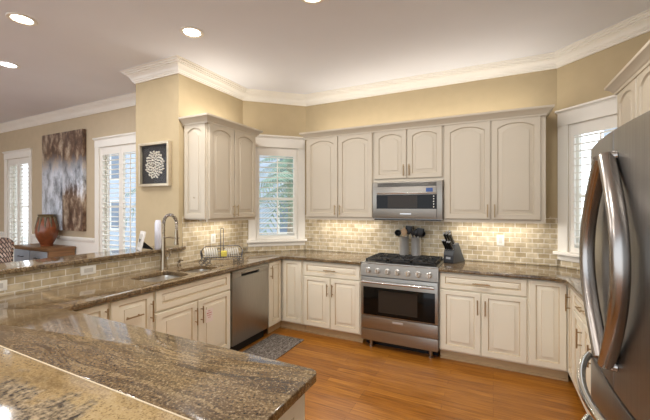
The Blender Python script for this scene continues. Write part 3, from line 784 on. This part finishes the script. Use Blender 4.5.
MB().box(bx0-.004, bx0+.1, -.04, .04, FH-.015, FH+.008).build('hinge_cover', 'block_grey', fr)

# ------------------------------------------------------------------ things on the counters
# stainless utensil crocks and utensils
def crock(x, y, label):
    t = thing('utensil_crock', label, 'utensil holder', (x, y, .9302), 0, 'utensil crocks on the range')
    MB().lathe([(.057, 0), (.057, .225), (.059, .228), (.055, .228), (.055, .01)], capt=True).build('canister', 'crock_steel', t)
    MB().lathe([(.0585, .004), (.0585, .014)], capb=False, capt=False).build('base_band', 'black_plastic', t)
    return t
crock(-.953, 4.035, 'left stainless utensil crock behind the burners'); crock(-.809, 4.035, 'right stainless utensil crock behind the burners')
def utensil(name, label, x, y, dx, dy, L, head, mname, hm=None):
    t = thing(name, label, 'utensil', (x, y, .945), 0, 'utensils in the crocks')
    d = Vector((dx, dy, 1)).normalized(); p1 = d*L
    MB().tube([(0, 0, 0), p1], .006, 8).build('handle', mname, t)
    m = MB()
    if head == 'spoon':
        q = [p1+d*(.1*k/8-.01) for k in range(9)]; m.tube(q, [max(.004, .036*math.sin(PI*min(1, (k+.3)/8.6))) for k in range(9)], 12, flat=(.3, 1))
    elif head == 'spatula':
        q = [p1+d*(.1*k/4) for k in range(5)]; m.tube(q, [.012, .034, .04, .042, .04], 12, flat=(.15, 1))
    elif head == 'ladle':
        c = p1+d*.03; m.lathe([(.002, -.03), (.022, -.024), (.036, -.005), (.04, .015), (.036, .015), (.03, -.003)], c=c, seg=16, axis='y', capt=False)
    elif head == 'fork':
        for k in (-1, 0, 1): m.tube([p1, p1+d*.04+Vector((.018*k, 0, 0)), p1+d*.11+Vector((.018*k, 0, 0))], .006, 6)
        m.tube([p1-d*.01, p1+d*.05], [.01, .034], 10, flat=(.25, 1))
    m.build('head', hm or mname, t)
U = [('wooden_spoon', 'pale wooden spoon standing tallest in the left crock', -.953, 4.02, .02, .0, .235, 'spoon', 'spoon_wood', None),
     ('ladle', 'black ladle leaning out left from the left crock', -.965, 4.035, -.22, 0, .235, 'ladle', 'black_plastic', None),
     ('spatula', 'black turner leaning right in the left crock', -.935, 4.045, .12, .02, .245, 'spatula', 'black_plastic', None),
     ('serving_fork', 'black serving fork between the two crocks', -.825, 4.045, -.12, .02, .235, 'fork', 'black_plastic', None),
     ('spoon', 'black serving spoon standing in the right crock', -.812, 4.03, .02, .0, .225, 'spoon', 'black_plastic', None),
     ('ladle', 'black ladle leaning out right from the right crock', -.797, 4.035, .22, 0, .235, 'ladle', 'black_plastic', None),
     ('spatula', 'black turner leaning far right in the right crock', -.795, 4.02, .13, -.02, .225, 'spatula', 'black_plastic', None)]
for u in U: utensil(*u)
# knife block
kb = thing('knife_block', 'dark grey slanted knife block on the granite right of the range', 'knife block', (-.425, 3.81, CT1+.0005), -.36)
MB().prism([(.0, 0), (.27, 0), (.115, .215), (.05, .20), (-.005, .105)], 'x', -.055, .055).build('block', 'block_grey', kb, bev=.004)
MB().box(-.054, .054, -.004, .001, .006, .1).build('front_plate', 'block_front', kb)
MB().box(-.028, .022, -.0055, -.004, .045, .068).build('badge', 'badge_silver', kb)
dirv = Vector((0, -.62, .78)); KN = [(-.036, .018, .115), (-.012, .018, .115), (.012, .018, .1), (.036, .018, .1), (-.03, .05, .135), (0, .05, .135), (.032, .05, .13), (-.015, .08, .14), (.02, .08, .15)]
KL = ['front row first', 'front row second', 'front row third', 'front row fourth', 'middle row left', 'middle row centre', 'middle row right', 'rear left', 'rear right']
for (x, y, L), nm in zip(KN, KL):
    L *= 1.12
    z = .105+(y+.005)*(.095/.055) if y < .05 else .2+(y-.05)*.27
    R = Matrix.Rotation(-.36, 4, 'Z'); base = R @ Vector((x, y, z)) + Vector((-.425, 3.81, CT1))
    t = thing('knife', 'black handled knife in the slanted block, %s' % nm, 'knife', base, -.36, 'knives in the block')
    MB().tube([dirv*-.015, dirv*.01, dirv*.05, dirv*L], [.011, .014, .012, .0145], 8, flat=(.75, 1.1)).build('handle', 'black_plastic', t)
    MB().tube([dirv*(L-.001), dirv*(L+.006)], .0135, 8, flat=(.75, 1.1)).build('cap', 'badge_silver', t)
    MB().tube([dirv*.006, dirv*.012], .0148, 8, flat=(.75, 1.1)).build('collar', 'badge_silver', t)
# wire dish rack
ra = math.atan2(.245, .28)
dk = thing('dish_rack', 'grey scrollwork wire dish rack with tall centre handle under the wall cabinet', 'dish rack', (-2.60, 2.755, CT1), ra)
m = MB(); hl, hw, wr = .20, .075, .0035
for z in (.05, .075): m.tube([(-hl, -hw, z), (hl, -hw, z), (hl, hw, z), (-hl, hw, z)], wr, 6, closed=True)
for k in range(11):
    x = -hl+2*hl*k/10; m.tube([(x, -hw, .05), (x, hw, .05)], .0022, 5)
m.build('tray', 'wire_grey', dk)
for y in (hw+.004,):
    q = [(-hl-.01, y, .06)]+[(-hl+.05-.065*math.cos(PI/2*k/8), y, .10+.075*math.sin(PI/2*k/8)) for k in range(9)]+[(hl-.05+.065*math.sin(PI/2*k/8), y, .10+.075*math.cos(PI/2*k/8)) for k in range(9)]+[(hl+.01, y, .06)]
    MB().tube(q, .0045, 6).build('back_rail', 'wire_grey', dk)
for s in (-1, 1):
    m = MB(); m.tube([(s*(hl+.015*math.sin(PI*k/14)), -hw*math.cos(PI*k/14), .06+.08*math.sin(PI*k/14)) for k in range(15)], .0045, 6)
    m.build('end_hoop', 'wire_grey', dk)
    for y in (-hw, hw):
        m = MB()
        for dx in (-.026, .026):
            m.tube([(s*(hl-.03)+dx*1.1+.0245*math.cos(2*PI*k/14), y, .0285+.0245*math.sin(2*PI*k/14)) for k in range(14)], .0035, 6, closed=True)
        m.tube([(s*(hl-.03)+.011*math.cos(2*PI*k/10), y, .04+.009*math.sin(2*PI*k/10)) for k in range(10)], .003, 6, closed=True)
        m.build('scroll_foot', 'wire_grey', dk)
m = MB()
for dx in (-.014, .014): m.tube([(dx, 0, .05), (dx, 0, .36)], .004, 6)
m.tube([(.014*math.cos(PI*k/8), 0, .36+.014*math.sin(PI*k/8)) for k in range(9)], .004, 6)
for s in (-1, 1): m.tube([(s*(.014+.018-.018*math.cos(2*PI*k/12)), 0, .14+.018*math.sin(2*PI*k/12)) for k in range(12)], .003, 6, closed=True)
m.build('centre_handle', 'wire_grey', dk)
Rk = Matrix.Translation((-2.60, 2.755, CT1)) @ Matrix.Rotation(ra, 4, 'Z')
plate0 = None; idx = 0
for s in (-1, 1):
    for k in range(6):
        x = s*(.05+k*.023); p = Rk @ Vector((x, 0, .0535+.06))
        lb = 'white plate standing %s, %s of the dish rack handle' % (['closest to the handle', 'second from the handle', 'third from the handle', 'fourth from the handle', 'fifth from the handle', 'at the outer end'][k], 'left' if s < 0 else 'right')
        if plate0 is None:
            plate0 = MB().lathe([(.02, .004), (.04, 0.002), (.062, -.006), (.063, -.0045), (.04, .0045), (.02, .007)], axis='x', seg=28).build('plate', 'white_ceramic'); o = plate0
        else: o = plate0.copy(); C.objects.link(o)
        o.location = p; o.rotation_euler = (0, -.16, ra); tag(o, lb, 'plate', 'plates in the dish rack')
o = MB().box(-.03, .03, -.018, .018, 0, .06).build('sponge', 'sponge_yellow', loc=Rk @ Vector((.022, -.052, .0785)), rot=(.12, 0, ra), bev=.008); tag(o, 'yellow sponge in the middle of the wire dish rack', 'sponge')

# bar things
pf = thing('photo_frame', 'small white photo frame leaning on a black easel back on the bar', 'photo frame', (-3.07, 2.13, 1.0972), -.35)
MB().box(-.085, .085, -.008, .008, 0, .185, M=Matrix.Rotation(-.22, 4, 'X')).build('frame', 'frame_white', pf, bev=.003)
MB().box(-.065, .065, -.0095, -.007, .03, .155, M=Matrix.Rotation(-.22, 4, 'X')).build('print', 'off_white_part', pf)
MB().prism([(.008, .11), (.03, .09), (.125, 0.001), (.11, 0.001), (.006, .02)], 'x', -.02, .02).build('easel', 'black_plastic', pf)
pf.rotation_euler = (0, 0, -.42)
o = MB().lathe([(.03, 0), (.032, .004), (.031, .25), (.027, .27), (.022, .285)], seg=24).build('cylinder_bottle', 'lavender_white', loc=(-3.03, 2.31, 1.0972)); tag(o, 'tall pale white cylinder standing on the bar left of the faucet', 'bottle')

# outlets and switch
def outlet(label, loc, rz, hor):
    t = thing('outlet', label, 'outlet', loc, rz, 'wall outlets')
    w_, h_ = (.115, .07) if hor else (.072, .115)
    MB().box(-w_/2, w_/2, -.006, 0, -h_/2, h_/2).build('cover_plate', 'white_plastic', t, bev=.002)
    m = MB(); m.box(*((-.034, .034, -.008, -.005, -.017, .017) if hor else (-.017, .017, -.008, -.005, -.034, .034)))
    m.build('socket', 'off_white_part', t)
outlet('white outlet on the bar tile at the left edge', (XW, 1.045, .985), PH, True)
outlet('white outlet on the bar tile below the granite ledge', (XW, 1.62, .998), PH, True)
outlet('white outlet on the tile right of the knife block', (.07, YW-.008, 1.155), 0, False)
outlet('white outlet plate on the tile behind the dish rack', (XW+.008, 2.99, 1.14), PH, False)

# rug
rug = MB().box(-2.34, -1.925, 2.25, 3.34, .0005, .009).build('rug', 'rug_grey', bev=.003); tag(rug, 'grey woven mat on the oak floor before the dishwasher', 'rug')

# ------------------------------------------------------------------ picture on the column
pc = thing('framed_picture', 'silver framed dark picture of a pale round flower on the column', 'picture', (-3.32, YCOL, 1.98))
w2, h2 = .245, .24
m = MB(); 
for x0, x1, z0, z1 in ((-w2, w2, h2-.028, h2), (-w2, w2, -h2, -h2+.028), (-w2, -w2+.028, -h2+.028, h2-.028), (w2-.028, w2, -h2+.028, h2-.028)): m.box(x0, x1, -.045, 0, z0, z1)
m.build('frame', 'silver_frame', pc, bev=.003)
MB().box(-w2+.028, w2-.028, -.012, 0, -h2+.028, h2-.028).build('backing', 'charcoal_mat', pc)
m = MB()
for k in range(84):
    r = .15*math.sqrt((k+.5)/84); a = k*2.39996; x, z = r*math.cos(a)*1.0, r*math.sin(a)
    M = Matrix.Translation((x, -.018, z)) @ Matrix.Rotation(random.uniform(0, PI), 4, 'Y') @ Matrix.Rotation(random.uniform(-.5, .5), 4, 'X')
    m.box(-.0105, .0105, -.008, .008, -.0062, .0062, M=M)
m.build('flower_relief', 'paper_flower', pc)
MB().box(-w2+.028, w2-.028, -.036, -.034, -h2+.028, h2-.028).build('glazing', 'clear_glazing', pc)

# ------------------------------------------------------------------ breakfast room
for nm, lb, x0, x1 in (('canvas_left', 'left painted canvas, brown and silver abstract, on the breakfast wall', -6.80, -6.185), ('canvas_right', 'right painted canvas, tan abstract with dark edge, on the breakfast wall', -6.175, -5.62)):
    t = thing('wall_canvas', lb, 'painting', (x0, YB2, 1.14))
    MB().box(0, x1-x0, -.06, -.001, 0, 1.57).build('canvas', nm, t, bev=.004)
    MB().box(.02, x1-x0-.02, -.004, -.0005, .02, 1.55).build('stretcher', 'side_wood', t)
sb = thing('sideboard', 'brown wood sideboard with pale blue drawer fronts below the canvases', 'sideboard', (-6.92, 2.65, 0))
SW = 1.04
MB().box(0, SW, .012, .36, .1, .865).build('body', 'side_wood', sb)
MB().box(-.015, SW+.015, -.01, .37, .865, .895).build('top', 'side_wood', sb, bev=.004)
for k in range(2):
    x0 = .03+k*.5; d = MB().box(x0, x0+.475, -.004, .012, .64, .84).build('drawer', 'side_blue', sb, bev=.004)
    MB().tube([(x0+.17, -.004, .74), (x0+.17, -.03, .74), (x0+.30, -.03, .74), (x0+.30, -.004, .74)], .006).build('handle', 'black_iron', d)
    d = MB().box(x0, x0+.475, -.004, .012, .13, .62).build('door', 'side_blue', sb, bev=.004)
for x in (.04, SW-.04):
    for y in (.04, .33): MB().box(x-.03, x+.03, y-.03, y+.03, 0, .1).build('leg', 'side_wood', sb)
vs = thing('vase', 'rust brown ceramic vase with drips of olive glaze on the sideboard', 'vase', (-6.33, 2.84, .895))
MB().lathe([(.08, 0), (.084, .012), (.075, .02), (.10, .07), (.135, .15), (.15, .22), (.147, .29), (.128, .37), (.108, .43), (.102, .452), (.112, .49), (.114, .495), (.104, .49), (.092, .455), (.12, .39)], seg=40, capt=False).build('body', 'vase_rust', vs)
m = MB()
for k in range(11):
    a = k*2*PI/11; L_ = .12+.09*((k*7) % 5)/5; q = []; rr = []
    for j in range(7):
        u = j/6; z = .46-L_*u*1.3; r_ = .106+(.149-.106)*min(1, max(0, (.45-z)/.17))**.9; q.append(((r_-.004)*math.cos(a), (r_-.004)*math.sin(a), z)); rr.append(.02*(1-.5*u))
    m.tube(q, rr, 8)
m.lathe([(.103, .452), (.113, .49), (.117, .497), (.112, .5), (.105, .497)], seg=40, capb=False, capt=False)
m.build('glaze_drips', 'vase_glaze', vs)
ch = thing('woven_chair', 'woven brown and cream dining chair behind the bar', 'chair', (-6.22, 2.22, 0), .25)
m = MB(); R_ = []
for j in range(9):
    z = .50+.58*j/8; row = []
    for k in range(13):
        u = k/12*2-1; zz = z-(.06*u*u if j == 8 else .06*u*u*j/8); row.append((u*.26, -.05*u*u+.03*j/8, zz))
    R_.append(row)
for th in (0, .03):
    V = [[m.b.verts.new((x, y+th, z)) for x, y, z in row] for row in R_]
    for A, B in zip(V, V[1:]):
        for k in range(12): m.b.faces.new((A[k], A[k+1], B[k+1], B[k]))
    if th == 0: V0 = V
rim = lambda V: [v for v in V[0]]+[r[-1] for r in V[1:]]+V[-1][-2::-1]+[r[0] for r in V[-2:0:-1]]
a_, b_ = rim(V0), rim(V)
for k in range(len(a_)): m.b.faces.new((a_[k], a_[(k+1) % len(a_)], b_[(k+1) % len(a_)], b_[k]))
m.build('backrest', 'woven_cane', ch)
MB().box(-.24, .24, -.45, .03, .43, .49).build('seat', 'woven_cane', ch, bev=.015)
for x in (-.21, .21):
    for y in (-.42, .0): MB().tube([(x, y, .43), (x*1.05, y, 0)], [.02, .015], 8).build('leg', 'side_wood', ch)

# ------------------------------------------------------------------ outside the windows
struct(MB().box(-30, 30, 4.6, 40, -.6, -.55).build('ground_outside', 'ground_out'), 'pale ground outside the windows')
def palm(x, y, h, label, n=16):
    t = thing('palm_tree', label, 'tree', (x, y, -.55), random.uniform(0, 3), 'palms outside the windows')
    MB().tube([(0, 0, 0), (.06, .03, h*.5), (0, .02, h)], [.13, .1, .09], 10).build('trunk', 'trunk', t)
    m = MB()
    for k in range(n):
        a = k*2.4; el = .9-1.3*(k/n); L = 1.15; pts = []
        for j in range(9):
            u = j/8; r_ = L*u*math.cos(el*(1-.3*u)); z = h+L*u*math.sin(el)-.75*u*u
            pts.append(Vector((r_*math.cos(a), r_*math.sin(a), z)))
        m.tube(pts, [.014*(1-j/10) for j in range(9)], 5)
        sd_ = Vector((-math.sin(a), math.cos(a), 0))
        for j in range(1, 9):
            for q in (0, .5):
                p = pts[j-1].lerp(pts[j], q); d = (pts[j]-pts[j-1]).normalized(); ll = .34*math.sin(PI*(j-.5+q)/9.2)+.05
                for s in (-1, 1):
                    e = p+sd_*s*ll+d*ll*.6-Vector((0, 0, ll*.35)); w_ = d*.02
                    m.quad([p-w_, p+w_, e+w_*.3, e-w_*.3])
    m.build('fronds', 'foliage', t, smooth=False)
palm(-3.9, 6.4, 2.6, 'palm tree outside the window left of the range')
palm(-6.1, 9.6, 3.6, 'taller palm tree behind the first one outside the corner window')
palm(-7.6, 6.2, 2.5, 'palm tree outside the breakfast window right of the canvases')
def house(x, y, rz, w_, d_, h_, label):
    t = thing('house', label, 'house', (x, y, -.55), rz, 'houses outside the windows')
    MB().box(0, w_, 0, d_, 0, h_).build('wall', 'house_siding', t)
    MB().prism([(-.4, h_), (d_+.4, h_), (d_/2, h_+1.6)], 'x', -.3, w_+.3).build('roof', 'roof_grey', t)
    for fz in (.9, 3.4):
        k = 0
        while k*1.9+1.6 < w_:
            f = MB().box(.6+k*1.9, 1.6+k*1.9, -.04, .02, fz, fz+1.5).build('window', 'trim_white', t); MB().box(.68+k*1.9, 1.52+k*1.9, -.05, -.04, fz+.08, fz+1.42).build('pane', 'house_dark', f); k += 1
house(2.2, 9.5, -.5, 9, 5, 6, 'pale grey house outside the window beside the refrigerator')
house(-18, 10.5, .12, 12, 5, 6, 'long pale grey house outside the breakfast room windows')
